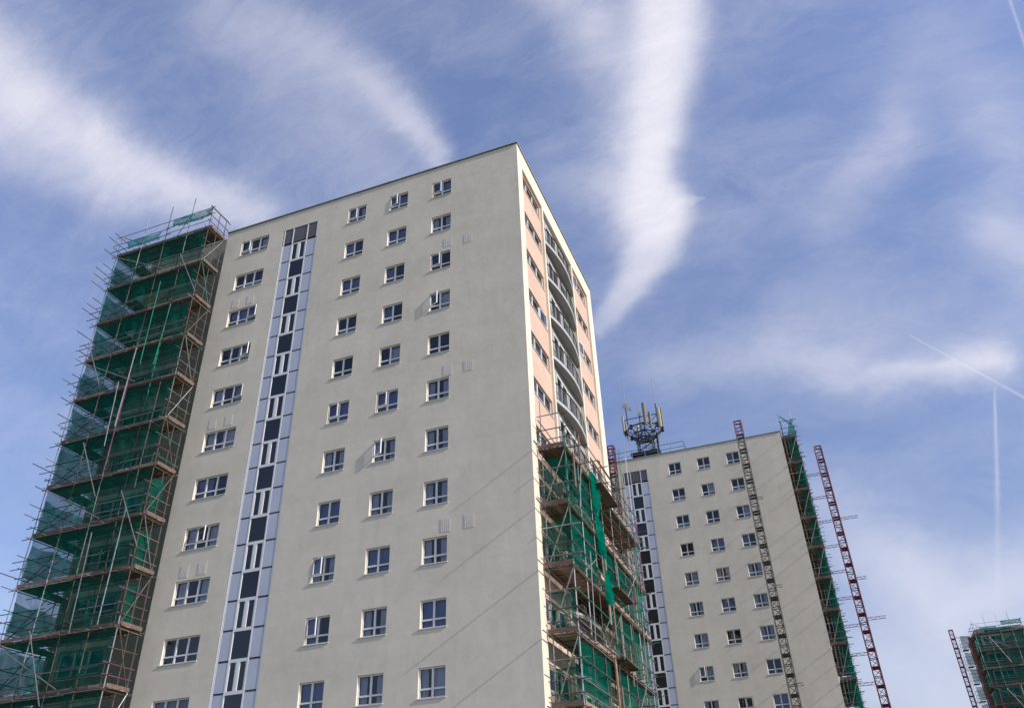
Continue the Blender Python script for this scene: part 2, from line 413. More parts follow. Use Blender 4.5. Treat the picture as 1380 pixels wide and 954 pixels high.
# balcony: slab bowed out in plan
BY0, BY1 = 4.42, 10.1
def bow(t, ext=0.): return (-.02 + -.0+.34*math.sin(math.pi*t)**.85 if 0 < t < 1 else -.02) + ext
def balcony_meshes():
    b = new(M['soffit']); n = 18; L = BY1-BY0
    pts = [(bow(i/n), BY0+L*i/n) for i in range(n+1)]
    top, bot = .0, -.15
    b.poly([(-.2,BY0,bot)]+[(-.2,BY1,bot)]+[(x,y,bot) for x, y in reversed(pts)])
    b.poly([(-.2,BY0,top)]+[(x,y,top) for x, y in pts]+[(-.2,BY1,top)])
    b.use(M['slab'])
    for i in range(n):
        (x0,y0),(x1,y1) = pts[i], pts[i+1]
        b.poly([(x0,y0,bot-.02),(x1,y1,bot-.02),(x1,y1,top+.03),(x0,y0,top+.03)])
        b.poly([(x0-.06,y0,bot-.02),(x1-.06,y1,bot-.02),(x1,y1,bot-.02),(x0,y0,bot-.02)])
        b.poly([(x0-.06,y0,bot-.02),(x0-.06,y0,bot),(x1-.06,y1,bot),(x1-.06,y1,bot-.02)])
        b.poly([(x0-.06,y0,top+.03),(x0,y0,top+.03),(x1,y1,top+.03),(x1-.06,y1,top+.03)])
    r = new(M['black']); m_ = 54
    q = [(bow(i/m_, -.06), BY0+.03+(L-.06)*i/m_) for i in range(m_+1)]
    for i in range(m_):
        r.bar((q[i][0],q[i][1],1.05),(q[i+1][0],q[i+1][1],1.05),.05,.045)
        r.bar((q[i][0],q[i][1],.12),(q[i+1][0],q[i+1][1],.12),.03,.03)
        r.tube((q[i][0],q[i][1],.12),(q[i][0],q[i][1],1.04),.009,4)
    for i in range(0, m_+1, 9): r.bar((q[i][0],q[i][1],.03),(q[i][0],q[i][1],1.04),.05,.05)
    d = new(M['frame']); y0 = BY0+1.0         # patio door and side light on the back wall
    X = -.23
    for (a, c, lo) in ((y0, y0+.95, 0), (y0+1.0, y0+1.95, 0), (y0+2.2, y0+3.6, .9)):
        for (u0, u1, v0, v1) in ((a, a+.08, lo, 2.15), (c-.08, c, lo, 2.15), (a+.08, c-.08, lo, lo+.09), (a+.08, c-.08, 2.06, 2.15)):
            d.box((X-.03, u0, v0), (X+.04, u1, v1))
    gl = new(M['glass'])
    for (a, c, lo) in ((y0, y0+.95, 0), (y0+1.0, y0+1.95, 0), (y0+2.2, y0+3.6, .9)):
        gl.poly([(X,a+.07,lo+.08),(X,c-.07,lo+.08),(X,c-.07,2.07),(X,a+.07,2.07)])
    return b.mesh('balcony'), r.mesh('railing'), d.mesh('patio_door'), gl.mesh('pane')
BM = balcony_meshes()
ZSLAB = -3.73                                # top of the first balcony slab

def tower(label, O, opens, curs, wing=True, vents=(), base=-Z0, east=True):
    """O = top front corner of the slab block; local z 0 = roof edge"""
    ob = thing('tower_block', label, 'apartment tower', O, 'cream high-rise towers under renovation')
    zb = -O[2]; HT = -zb                      # ground in local z
    X0 = -19.732
    b = new(M['cream'])
    holes = []
    for k in range(NF):
        for (a, c) in COL: holes.append((a-X0, ZB-Hs*k-zb, c-X0, ZT-Hs*k-zb))
    strip_top = -1.3
    holes = [h for h in holes if h[1] > .3]
    gh = [(-15.3-.12-X0, .6, -12.97+.04-X0, strip_top-zb)]
    grid_wall(b, (X0,0,zb), (1,0,0), (0,0,1), -X0, -zb, holes, (0,1,0), .16)
    fm = b
    # the stairwell column is cut from the wall: rebuilt as a wall grid with its own hole
    b = new(M['cream'])
    grid_wall(b, (X0,0,zb), (1,0,0), (0,0,1), -X0, -zb, holes+gh, (0,1,0), .16)
    # east face: piers and header proud of the bays
    eh = [(a, .4, c, -1.26-zb) for a, c in BAYS] + [(BY0, .4, BY1, -1.3-zb)]
    ew = MB().use(M['cream'])
    grid_wall(b, (0,0,zb), (0,1,0), (0,0,1), DEP, -zb, eh, (-1,0,0), .13)
    # loggia side walls, back wall
    b.poly([(-.13,BY0,zb),(-.2,BY0,zb),(-.2,BY0,-1.3),(-.13,BY0,-1.3)]); b.poly([(-.13,BY1,zb),(-.13,BY1,-1.3),(-.2,BY1,-1.3),(-.2,BY1,zb)])
    b.poly([(-.13,BY0,-1.3),(-.2,BY0,-1.3),(-.2,BY1,-1.3),(-.13,BY1,-1.3)])
    # back and west faces
    b.poly([(0,DEP,zb),(X0,DEP,zb),(X0,DEP,0),(0,DEP,0)])
    b.poly([(X0,DEP,zb),(X0,0,zb),(X0,0,0),(X0,DEP,0)])
    b.use(M['roof']); b.poly([(X0,0,0),(0,0,0),(0,DEP,0),(X0,DEP,0)])
    b.build('wall', ob)
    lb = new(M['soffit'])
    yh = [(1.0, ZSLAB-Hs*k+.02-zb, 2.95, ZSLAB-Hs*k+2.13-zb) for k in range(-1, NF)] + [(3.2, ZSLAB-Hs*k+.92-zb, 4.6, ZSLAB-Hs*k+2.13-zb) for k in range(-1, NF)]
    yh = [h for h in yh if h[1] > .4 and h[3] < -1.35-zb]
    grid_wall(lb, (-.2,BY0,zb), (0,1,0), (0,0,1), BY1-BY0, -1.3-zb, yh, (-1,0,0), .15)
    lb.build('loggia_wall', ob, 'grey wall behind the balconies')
    # pink bays
    for (a, c) in BAYS:
        pb = new(M['pink']); bw = 3.1; off = (c-a-bw)/2
        hl = [(off, -2.36-Hs*k-zb, off+bw, -1.41-Hs*k-zb) for k in range(NF) if -2.36-Hs*k-zb > .3]
        grid_wall(pb, (-.13,a,zb), (0,1,0), (0,0,1), c-a, -1.26-zb, hl, (-1,0,0), .16)
        pb.build('pink_bay_wall', ob, 'pink rendered bay with strip windows')
        if east:
            for k in range(NF):
                if -2.36-Hs*k-zb > .3:
                    r_ = R.random()
                    wb.put(ob, (-.13, a+off, -2.36-Hs*k), math.pi/2, (R.choice((0,1,2)), R.uniform(4, 16)) if r_ < .3 else None,
                           (0,) if R.random() < .4 else ((3,) if R.random() < .3 else None))
    # coping
    cp = new(M['coping'])
    for (x0,y0,x1,y1) in ((X0-.05,-.07,.07,.25),(-.25,.25,.07,DEP-.25),(X0-.05,DEP-.25,.07,DEP+.06),(X0-.05,.25,X0+.25,DEP-.25)):
        if x1-x0 > y1-y0: L_ = x1-x0; ax = 0
        else: L_ = y1-y0; ax = 1
        n_ = max(1, round(L_/2.5))
        for i in range(n_):
            q0 = L_*i/n_+.006; q1 = L_*(i+1)/n_-.006; e_ = R.uniform(-.006, .006)
            if ax == 0: cp.box((x0+q0,y0+e_,.03),(x0+q1,y1,.085+e_))
            else: cp.box((x0,y0+q0,.03),(x1+e_,y0+q1,.085+e_))
    cp.use(M['copdark'])  # thin dark band below the coping
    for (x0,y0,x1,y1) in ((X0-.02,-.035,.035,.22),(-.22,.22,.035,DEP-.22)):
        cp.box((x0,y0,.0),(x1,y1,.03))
    cp.build('coping', ob)
    # interior: rear partitions and floor slabs seen through the glass
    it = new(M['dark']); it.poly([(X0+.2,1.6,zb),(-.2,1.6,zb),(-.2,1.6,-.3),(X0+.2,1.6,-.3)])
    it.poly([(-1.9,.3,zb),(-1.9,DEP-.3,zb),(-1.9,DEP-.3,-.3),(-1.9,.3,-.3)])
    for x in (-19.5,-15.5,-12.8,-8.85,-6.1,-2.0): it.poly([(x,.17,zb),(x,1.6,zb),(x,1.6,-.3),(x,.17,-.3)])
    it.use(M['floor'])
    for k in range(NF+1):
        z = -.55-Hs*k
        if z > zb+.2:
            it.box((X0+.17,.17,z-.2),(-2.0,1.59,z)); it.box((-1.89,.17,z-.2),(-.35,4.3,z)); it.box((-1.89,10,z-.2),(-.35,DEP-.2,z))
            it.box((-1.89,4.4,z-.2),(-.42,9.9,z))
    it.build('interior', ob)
    # windows of the front
    for k in range(NF):
        if ZB-Hs*k-zb < .3: continue
        for ci, (a, c) in enumerate(COL):
            op = opens.get((ci, k+1)); cu = curs.get((ci, k+1))
            if cu is None:
                r_ = R.random(); cu = (0,1) if r_ < .22 else (2,) if r_ < .42 else (3,) if r_ < .52 else (4,) if r_ < .66 else (5,) if r_ < .78 else (0,5) if r_ < .85 else ()
            (w3 if ci == 0 else w2).put(ob, (a, 0, ZB-Hs*k), 0, op, cu)
    # stair glazing
    inst(LV, 'louvre_panel', ob, (-15.3, .018, strip_top))
    k = 0; z = -2.55
    while z-Hs > zb+.5:
        f = inst(ST[0], 'stairwell_window', ob, (-15.3, .022, z)); inst(ST[1], 'pane', f); [inst(q_, 'side_panel', f) for q_ in ST[2]]; z -= Hs
    for (x, z_) in vents: inst(VT, 'wall_vent', ob, (x, -.002, z_))
    # balconies
    for k in range(NF):
        z = ZSLAB-Hs*k
        if z-zb < .5: break
        f = inst(BM[0], 'balcony', ob, (0,0,z)); inst(BM[1], 'railing', f)
        dd = inst(BM[2], 'patio_door', f); inst(BM[3], 'pane', f)
    if wing:
        wg = new(M['wing']); XW = -26.7; Y0 = .9
        hl = [(-25.8-XW, ZB+.36-Hs*k-zb, -23.0-XW, ZT+.36-Hs*k-zb) for k in range(NF) if ZB-Hs*k-zb > .3]
        grid_wall(wg, (XW,Y0,zb), (1,0,0), (0,0,1), X0-XW, .6-zb, hl, (0,1,0), .16)
        wg.poly([(XW,12,zb),(XW,Y0,zb),(XW,Y0,.6),(XW,12,.6)]); wg.poly([(X0,12,zb),(XW,12,zb),(XW,12,-.1),(X0,12,-.1)])
        wg.poly([(XW,Y0,.6),(X0,Y0,.6),(X0,12,.6),(XW,12,.6)])
        wg.use(M['cream'])
        for k in range(NF):                  # pale lintel band over each wing window
            z = ZT-Hs*k+.44; wg.box((-26.0,Y0-.05,z),(-22.6,Y0-.002,z+.28)); wg.box((-26.1,Y0-.04,ZB+.3-Hs*k-.1),(-25.84,Y0-.002,z))
        wg.use(M['dark']); wg.poly([(XW+.1,2.3,zb),(X0,2.3,zb),(X0,2.3,-.3),(XW+.1,2.3,-.3)])
        wg.build('wing_wall', ob, 'olive unfinished side wing behind the scaffold')
        for k in range(NF):
            if ZB-Hs*k-zb > .3: ww.put(ob, (-25.8, Y0, ZB+.36-Hs*k), 0, None, R.choice(((0,1), (), (2,), (3,))))
    return ob
opA = {(3,1):(0,14),(2,1):(0,26),(3,3):(0,14),(3,4):(0,38),(1,1):(0,8),(2,7):(0,40),(1,9):(0,22),(1,10):(0,18),(0,4):(2,26),(0,3):(2,14),(0,8):(1,26),(0,5):(2,10),(2,6):(0,12),(1,6):(0,10),(0,1):(0,8)}
vt = [(-4.5,-6.3),(-3.3,-6.42),(-4.42,-14.6),(-3.3,-14.6),(-4.42,-22.6),(-3.3,-22.6),(-18.35,-6.4),(-17.3,-6.4),(-18.35,-14.5),(-17.3,-14.5),(-18.35,-22.6),(-17.3,-22.6)]
TA = tower('nearest cream tower block with pink balcony side, filling the left half of the view', (0,0,Z0), opA, {}, True, vt)
QB = (10.54, 42.48, -.40)
TB = tower('middle-distance cream tower with the antenna on its roof, behind the nearest tower', (QB[0],QB[1],Z0+QB[2]), {(1,8):(0,40),(2,9):(1,8)}, {}, False)
QC = (60.45, 126.42, -2.37)
TC = tower('distant tower behind green netted scaffold, low at the far right', (QC[0],QC[1],Z0+QC[2]), {}, {}, True)

# ------------------------------------------------------------------ scaffolds
TUBES = ['rust','rust','galv','galv','green','purple','bright']
def tmat(R_, wts=(5,5,4,4,2,1,1)): return M[R_.choices(TUBES, wts)[0]]
def net_sheet(P, U, V, w_, h_, N, m, R_, nx=14, nz=8, sag=.10, ragged=.0, name='debris_net', parent=None):
    nx = int(nx*1.6); nz = int(nz*1.5); sag *= 1.5
    """a hung sheet from P: U along, V up, N bulge direction"""
    P, U, V, N = map(Vector, (P, U, V, N)); b = new(m); ph = [R_.random()*6.28 for _ in range(6)]; g_ = []
    for j in range(nz+1):
        for i in range(nx+1):
            u = i/nx; v = j/nz
            d = sag*(math.sin(u*w_*2.1+ph[0])*.5+math.sin(u*w_*4.7+v*3+ph[1])*.3+math.sin(v*5+ph[2]+u*3)*.35+math.sin(u*w_*9+v*11+ph[4])*.16+math.sin(u*w_*6.3-v*14+ph[5])*.16+R_.uniform(-.1,.1))*(math.sin(math.pi*min(1, max(0, v)))*.8+.2)
            dz = 0
            if j == 0: dz = ragged*(R_.random()*1.2-.2)
            if j == nz: dz = -ragged*abs(math.sin(u*w_*1.7+ph[3]))*.6
            g_.append(P+U*(u*w_)+V*(v*h_+dz)+N*d)
    for j in range(nz):
        for i in range(nx):
            a = j*(nx+1)+i; b.poly([g_[a], g_[a+1], g_[a+nx+2], g_[a+nx+1]])
    o = b.build(name, parent)
    for p_ in o.data.polygons: p_.use_smooth = True
    return o
def boards(b, x0, y0, x1, y1, z, along, R_, wd=.235, t=.042, mats=('board','board','board','boardlt')):
    """scaffold boards lying side by side"""
    if along == 'x':
        n = max(1, int((y1-y0)/wd))
        for i in range(n):
            y = y0+(y1-y0)*i/n; x = x0; 
            while x < x1-.05:
                L = min(R_.choice((2.4, 3.0, 3.9)), x1-x); b.use(M[R_.choice(mats)]); dz = R_.uniform(-.008, .008)
                b.box((x+.01, y+.006, z+dz), (x+L-.01+(.0), y+(y1-y0)/n-.006, z+t+dz)); x += L
    else:
        n = max(1, int((x1-x0)/wd))
        for i in range(n):
            x = x0+(x1-x0)*i/n; y = y0
            while y < y1-.05:
                L = min(R_.choice((2.4, 3.0, 3.9)), y1-y); b.use(M[R_.choice(mats)]); dz = R_.uniform(-.008, .008)
                b.box((x+.006, y+.01, z+dz), (x+(x1-x0)/n-.006, y+L-.01, z+t+dz)); y += L
class Tubes:
    """single tubes of a scaffold: the hundred nearest of a kind as parts, the remainder as one"""
    def __init__(s, O): s.d = {}; s.O = Vector(O); s.m = None
    def use(s, m): s.m = m; return s
    def tube(s, a, b, r=.0245, n=6, kind='ledger'): s.d.setdefault(kind, []).append((s.m, a, b, r, n))
    def finish(s, S):
        for kind, L in s.d.items():
            L.sort(key=lambda t: -((Vector(t[1])-Vector(t[2])).length/((Vector(t[1])+Vector(t[2]))/2+s.O-CAM).length) if (Vector(t[1])+s.O).z > 3 else 0)
            for (m, a, b_, r_, n_) in L[:100]: new(m).tube(a, b_, r_, n_).build(kind, S)
            if L[100:]:
                b = MB()
                for (m, a, b_, r_, n_) in L[100:]: b.use(m).tube(a, b_, r_, n_)
                b.build(kind, S)['kind'] = 'stuff'
class TV:                                    # a view of the collector that files its tubes under one kind
    def __init__(s, T_, kind): s.T = T_; s.k = kind
    def use(s, m): s.T.use(m); return s
    def tube(s, a, b, r=.0245, n=6): s.T.tube(a, b, r, n, s.k); return s
def wing_scaffold(label, O, seed, depth=6.0, extra=False, wtop=0.):
    R_ = random.Random(seed); S = thing('scaffolding', label, 'scaffolding', O, 'tube scaffolds around the towers'); TC_ = Tubes(O)
    zb = -O[2]; xl, xr, yo, yi = -27.1, -19.79, -1.56, -.22
    z0 = -.70
    lv = [z0-Hs*k for k in range(14) if z0-Hs*k > zb+.6]
    px = [-27.1, -25.15, -23.3, -21.55, -19.92]
    for i, x in enumerate(px):                # outer standards, in lengths of different tube
        z = zb; top = (1.55, 2.38, 2.3, 2.38, 1.1)[i]; b = MB(); x_ = x
        while z < top:
            L = min(R_.choice((3.9, 4.9, 6.4)), top-z); b.use(tmat(R_)); b.tube((x_+R_.uniform(-.02,.02), yo, z), (x_+R_.uniform(-.02,.02), yo, z+L), .0245); z += L
        b.build('standard', S)
    for i, x in enumerate(px[1:]+[-19.9]):
        b = new(tmat(R_)); b.tube((x, yi, zb), (x, yi, R_.uniform(.1,.5) if i < 4 else .95), .0245).build('standard', S)
    b = new(tmat(R_)); b.tube((-19.9, -.85, zb), (-19.9, -.85, .9), .0245).build('standard', S)
    for q in range(7):                       # odd extra uprights and long raking tubes outside the lifts
        x = R_.uniform(-26.8, -20.2); zt_ = R_.uniform(-30, -4); L = R_.uniform(3, 6.4); b = new(tmat(R_, (4,4,4,4,3,2,5)))
        b.tube((x, yo-.11, max(zb, zt_-L)), (x+R_.uniform(-.25,.25), yo-.11, zt_), .0245).build('standard', S)
    for q in range(6):
        x = R_.choice(px[:4]); zt_ = -1.2-Hs*(2*q+R_.random()); b = new(M['galv'])
        if zt_-Hs*1.6 > zb: b.tube((x, yo-.16, zt_), (x+R_.choice((1.9, 3.6)), yo-.16, zt_-Hs*R_.uniform(1,1.6)), .0245).build('brace', S)
    wy = [.9, 2.9, 4.9][:max(1, int(depth/2))]
    for y in wy:
        for x in (-27.1, -26.2):
            b = new(tmat(R_)); b.tube((x, y, zb), (x+.03, y, R_.uniform(.6, 1.6)), .0245).build('standard', S)
    for li, z in enumerate(lv):
        b = MB(); boards(b, xl-.05, yo+.05, xr+.06, yi-.04, z, 'x', R_)
        boards(b, -27.15, yi+.02, -26.15, depth, z, 'y', R_)
        pf = b.build('platform', S)
        tb = new(M['board']); 
        xa = xl-.06
        while xa < xr:
            L = min(R_.choice((2.4, 3.9)), xr+.05-xa); tb.use(M[R_.choice(('board','board','boardlt'))]); dz = R_.uniform(-.012,.012)
            tb.box((xa, yo+.02, z+.045+dz), (xa+L-.015, yo+.055, z+.20+dz)); xa += L
        tb.use(M['board']); tb.box((xr+.02, yo+.06, z+.045), (xr+.055, yi, z+.20))
        tb.use(M['board']); tb.box((-27.19, yo+.1, z+.045), (-27.155, depth, z+.255))
        tb.build('toe_board', pf)
        tr = TV(TC_, 'transom')                             # transoms under the boards, poking out
        for x in px+[-26.2,-24.2,-22.4,-20.8]:
            tr.use(tmat(R_)); tr.tube((x+.06, yo-R_.uniform(.1,.32), z-.03), (x+.06, yi+R_.uniform(.05,.25), z-.03), .0245, 5)
        for y in [yi+.1]+[a+.06 for a in wy]+[1.9, 3.9]:
            if y < depth: tr.use(tmat(R_)); tr.tube((-27.1-R_.uniform(.25,1.0), y, z-.03), (-26.05, y, z-.03), .0245, 5)
        gr = TV(TC_, 'ledger')                             # ledgers and guard rails
        for dz in (-.09, .5, 1.0):
            gr.use(tmat(R_)); a = xl-R_.uniform(.15,.95); c = xr+R_.uniform(.08,.3); md = R_.uniform(-25,-22)
            dv = R_.uniform(-.03,.03)
            gr.tube((a, yo-.05, z+dz+dv), (md+.3, yo-.05, z+dz), .0245, 6); gr.use(tmat(R_)); gr.tube((md, yo-.1, z+dz+.04), (c, yo-.1, z+dz+.04), .0245, 6)
        for dz in (-.09, .55, 1.05, 1.7):
            gr.use(tmat(R_)); gr.tube((xr-.1, yo-R_.uniform(.15,.5), z+dz), (xr-.1, yi+R_.uniform(.05,.35), z+dz+R_.uniform(-.03,.03)), .0245, 6)
        for dz in (-.09, .5, 1.0, 1.6):
            gr.use(tmat(R_)); gr.tube((-27.14, yo-R_.uniform(.2,1.2), z+dz), (-27.14, depth+.3, z+dz), .0245, 6)
        gr.use(tmat(R_)); gr.tube((xl-R_.uniform(0,.5), yi, z-.09), (xr+.2, yi, z-.09), .0245, 6)
        if z < -1: gr.use(tmat(R_)); gr.tube((xl-R_.uniform(.2,1.2), yo+.2, z+1.55), (-25, yo+.2, z+1.5), .0245, 6)
        for q in range(2): gr.use(tmat(R_)); y = R_.uniform(.2, depth-1); gr.tube((-27.1-R_.uniform(.3,.9), y, z+.5+q*.55), (-26.1, y, z+.5+q*.55), .0245, 5)
        if li:                                # braces between this lift and the one above
            br = TV(TC_, 'brace').use(tmat(R_)); s_ = li % 2
            br.tube((xr-.06, (yo if s_ else yi)-.04, z+.02), (xr-.06, (yi if s_ else yo)+.04, z+Hs), .0245)
            br.use(tmat(R_)); br.tube((-27.1, yo+.1, z+.1), (-27.1, 1.0, z+Hs-.1), .0245)
            br.use(tmat(R_)); br.tube((-26.9, yo+.1, z+.1), (-26.3, yi, z+Hs-.2), .0245)
            if li % 3 == 1 and z > zb+3:
                b2 = new(M['galv']); b2.tube((-26.9, yo-.12, z-.2+Hs), (-22.6, yo-.12, z+.2), .0245).build('brace', S)
        # netting hung inside the outer tubes
        if li:
            hgt = Hs-.12; cut = R_.random()
            net_sheet((xl+.05, yo+.09, z+.2), (1,0,0), (0,0,1), xr-xl-.35, hgt-.12, (0,1,0), M['net'], R_, 26, 8, .07, .1, parent=S)
            lo = R_.choice((.2, .25, .5)); 
            net_sheet((xl+.05, yo+.1, z+lo), (0,1,0), (0,0,1), depth-yo-.5, hgt-lo-R_.choice((0,.2,.5)), (1,0,0), M['netb'], R_, 22, 8, .14, .22, parent=S)
            if li in (7, 8, 9): net_sheet((xr-.14, yo+.1, z+.2), (0,1,0), (0,0,1), .8, 1.9, (1,0,0), M['net'], R_, 8, 8, .1, .3, parent=S)
    # top lift: loose netting tied along the rails
    z = lv[0]
    net_sheet((-26.3, yo-.02, z+.32), (1,0,0), (0,0,1), 2.6, .75, (0,1,0), M['nettop'], R_, 14, 5, .1, .2, parent=S)
    net_sheet((-22.9, yo-.02, z+.9), (1,0,0), (0,0,1), 3.0, .85, (0,1,0), M['nettop'], R_, 16, 5, .1, .5, parent=S)
    hr = TV(TC_, 'ledger')
    hr.use(M['galv']); hr.tube((xl-.3, yo-.05, z+1.62), (xr+.15, yo-.05, z+1.66), .0245)
    hr.use(M['rust']); hr.tube((-26.9, yo, z+1.55), (-25.0, yo+1.2, z+.9), .0245); hr.tube((xr-.1, yo-.2, z+1.66), (xr-.1, yi+.4, z+1.66), .0245)
    hr.use(M['green']); hr.tube((-22.3, yo-.06, z+.1), (-21.4, yo-.06, z+1.7), .03)
    wp = new(M['bright']); wp.tube((-23.2, yo-.14, -14.0), (-23.12, yo-.14, -8.9), .03); wp.build('ladder_pole', S, 'bright new tube clamped outside the lifts')
    TC_.finish(S)
    return S
SA = wing_scaffold('tall tube scaffold with green netting on the left wing of the nearest tower', (0,0,Z0), 11)
SC = wing_scaffold('netted scaffold of the distant tower in the lower right corner', (QC[0],QC[1],Z0+QC[2]), 23, 5.0)

def side_scaffold(label, O, seed, top, y0, y1, xo, full=True, bstyle=False):
    """scaffold on the balcony side: O = tower corner; top = z of highest platform"""
    R_ = random.Random(seed); S = thing('scaffolding', label, 'scaffolding', O, 'tube scaffolds around the towers'); TC_ = Tubes(O)
    zb = -O[2]; xi = .22
    lv = [top-Hs*k for k in range(15) if top-Hs*k > zb+.6]
    ys = [y0]; 
    while ys[-1]+1.9 < y1: ys.append(ys[-1]+1.9)
    ys.append(y1)
    for i, y in enumerate(ys):
        tall = top+R_.uniform(1.3, 1.9)
        if not bstyle and i in (6, 7): tall = top+R_.uniform(4, 7)
        if bstyle and i == 0: tall = 2.5
        if bstyle and i > 0: tall = top+.9
        z = zb; b = MB()
        while z < tall:
            L = min(R_.choice((3.9, 4.9, 6.4)), tall-z); b.use(tmat(R_, (6,6,2,2,0,0,0) if bstyle else (2,2,3,3,2,1,5))); b.tube((xo, y, z), (xo, y, z+L), .0255); z += L
        b.build('standard', S)
        b = new(M['rust'] if bstyle else tmat(R_)); b.tube((xi, y, zb), (xi, y, top+(R_.uniform(1, 2.3) if i else 2.6)), .0245).build('standard', S)
    for li, z in enumerate(lv):
        b = MB(); mm = ('ply','ply','board','board') if li == 0 else ('board','board','boardlt','ply')
        boards(b, xi-.18, y0-.08, xo+.05, y1, z, 'y' if li else 'x' if False else 'y', R_, mats=mm)
        pf = b.build('platform', S)
        tb = new(M['board']); tb.use(M['board']); tb.box((xi-.15, y0-.12, z+.045), (xo+.02, y0-.085, z+.24))
        ya = y0
        while ya < y1:
            L = min(R_.choice((2.4, 3.9, 3.0)), y1-ya); tb.use(M[R_.choice(('board','boardlt','boardlt'))])
            if R_.random() < .7: tb.box((xo+.03, ya, z+.045+R_.uniform(-.03,.03)), (xo+.065, ya+L-.02, z+.20))
            ya += L
        tb.build('toe_board', pf)
        tr = TV(TC_, 'transom')
        for y in ys+[y+.95 for y in ys[:-1]]:
            tr.use(tmat(R_)); tr.tube((xi-.18, y+.06, z-.03), (xo+R_.uniform(.1,.5), y+.06, z-.03), .0245, 5)
        gr = TV(TC_, 'ledger')
        tip = R_.uniform(.9, 1.35)
        for x, dz, e in ((xi+.05,-.1,tip+.35),(xi+.05,.55,R_.uniform(.1,.5)),(xo+.05,-.1,R_.uniform(.2,.6)),(xo+.05,.5,R_.uniform(.2,.7)),(xo+.05,1.0,R_.uniform(.2,.7)),(xi+.05,1.3,R_.uniform(.3,1.0)),(xo+.05,1.75,R_.uniform(.1,.4))):
            gr.use(tmat(R_)); gr.tube((x, y0-e, z+dz), (x, y1+R_.uniform(.1,.5), z+dz+R_.uniform(-.03,.03)), .0245, 6)
        for dz in (.5, 1.0, 1.75):
            gr.use(tmat(R_)); gr.tube((xi-.15, y0-.05, z+dz), (xo+R_.uniform(.2,.5), y0-.05, z+dz), .0245, 6)
        for y in ys[1:]:
            if R_.random() < .7: dz = R_.choice((.9,1.4,1.75)); gr.use(tmat(R_)); gr.tube((xi-.1, y, z+dz), (xo+R_.uniform(.2,.6), y, z+dz), .0245, 5)
        if li:
            br = new(M['galv']); s_ = li % 2 if not bstyle else 0
            br.tube((xi, y0-.04, z+.05), (xo, y0-.04, z+Hs-.05), .0245); br.build('brace', S)
            b2 = new(tmat(R_)); q = R_.randrange(len(ys)-2); b2.tube((xo+.08, ys[q], z), (xo+.08, ys[q+2], z+Hs), .0245).build('brace', S)
            b2 = new(tmat(R_)); b2.tube((xo-.1, ys[-3], z+Hs), (xo-.1, ys[-1], z), .0245).build('brace', S)
    TC_.finish(S)
    return S, lv, ys, R_, zb, xi
S2, lv2, ys2, R2, zb2, xi2 = side_scaffold('scaffold with green netting on the pink balcony side of the nearest tower', (0,0,Z0), 5, -19.28, .75, 14.9, 1.3)
for li, z in enumerate(lv2[1:]):
    for (a, c) in ((.8, 5.5), (6.7, 14.8)):
        if R2.random() < .86:
            net_sheet((1.24, a, z+(.15 if z > zb2+4 else .1)), (0,1,0), (0,0,1), c-a, Hs-.25 if li else (2.3 if a < 5 else 1.0), (1,0,0), M['net'], R2, 22, 8, .08, .22, parent=S2)
    if li in (0, 1, 2, 3):
        net_sheet((.1, .85, z+.1), (1,0,0), (0,0,1), 1.1, Hs-.3-.3*li % 2, (0,1,0), M['net'], R2, 8, 8, .1, .4, parent=S2)
for q in range(34):                          # odd tubes, spare boards and raking braces tied on by the scaffolders
    y = R2.uniform(.9, 14.5); z = R2.uniform(-36, -19.5); k_ = R2.random()
    b = new(tmat(R2))
    if k_ < .45: b.tube((1.42, y, z), (1.42+R2.uniform(-.05,.2), y+R2.uniform(-.1,.1), z+R2.uniform(1.5,4)), .0245).build('standard', S2)
    elif k_ < .75: b.tube((1.38, y, z), (1.38, min(14.9, y+R2.uniform(1.5,3)), z+R2.uniform(-2,2)), .0245).build('brace', S2)
    else: b = new(M['board']); b.box((1.36, y, z), (1.40, y+.23, z+R2.uniform(1.0,2.4))); b.build('upright_boards', S2)
# bundled net running down between the bays
R_ = random.Random(4); b = new(M['netr']); prev = None; n = 46; kk = 14
for i in range(n+1):                         # pleated loose net, bunched at the ties and fanned out between them
    t = i/n; z = -18.9-6.4*t+R_.uniform(-.03,.03); wd = (.22+.42*abs(math.sin(t*8.2+.6)))*(1 if t < .85 else (1-t)/.15+.1)
    cy = 4.75+1.3*t+.16*math.sin(t*11); cx = 1.40+.05*math.sin(t*17)
    cur = [(cx+(.075 if k % 2 else -.03)*R_.uniform(.5,1.4), cy+(k/kk-.5)*2*wd+R_.uniform(-.02,.02), z-.16*abs(k/kk-.5)*math.sin(t*9)) for k in range(kk+1)]
    if prev:
        for k in range(kk): b.poly([prev[k], prev[k+1], cur[k+1], cur[k]])
    prev = cur
b.build('gathered_net', S2, 'bright green netting gathered into a hanging bundle')
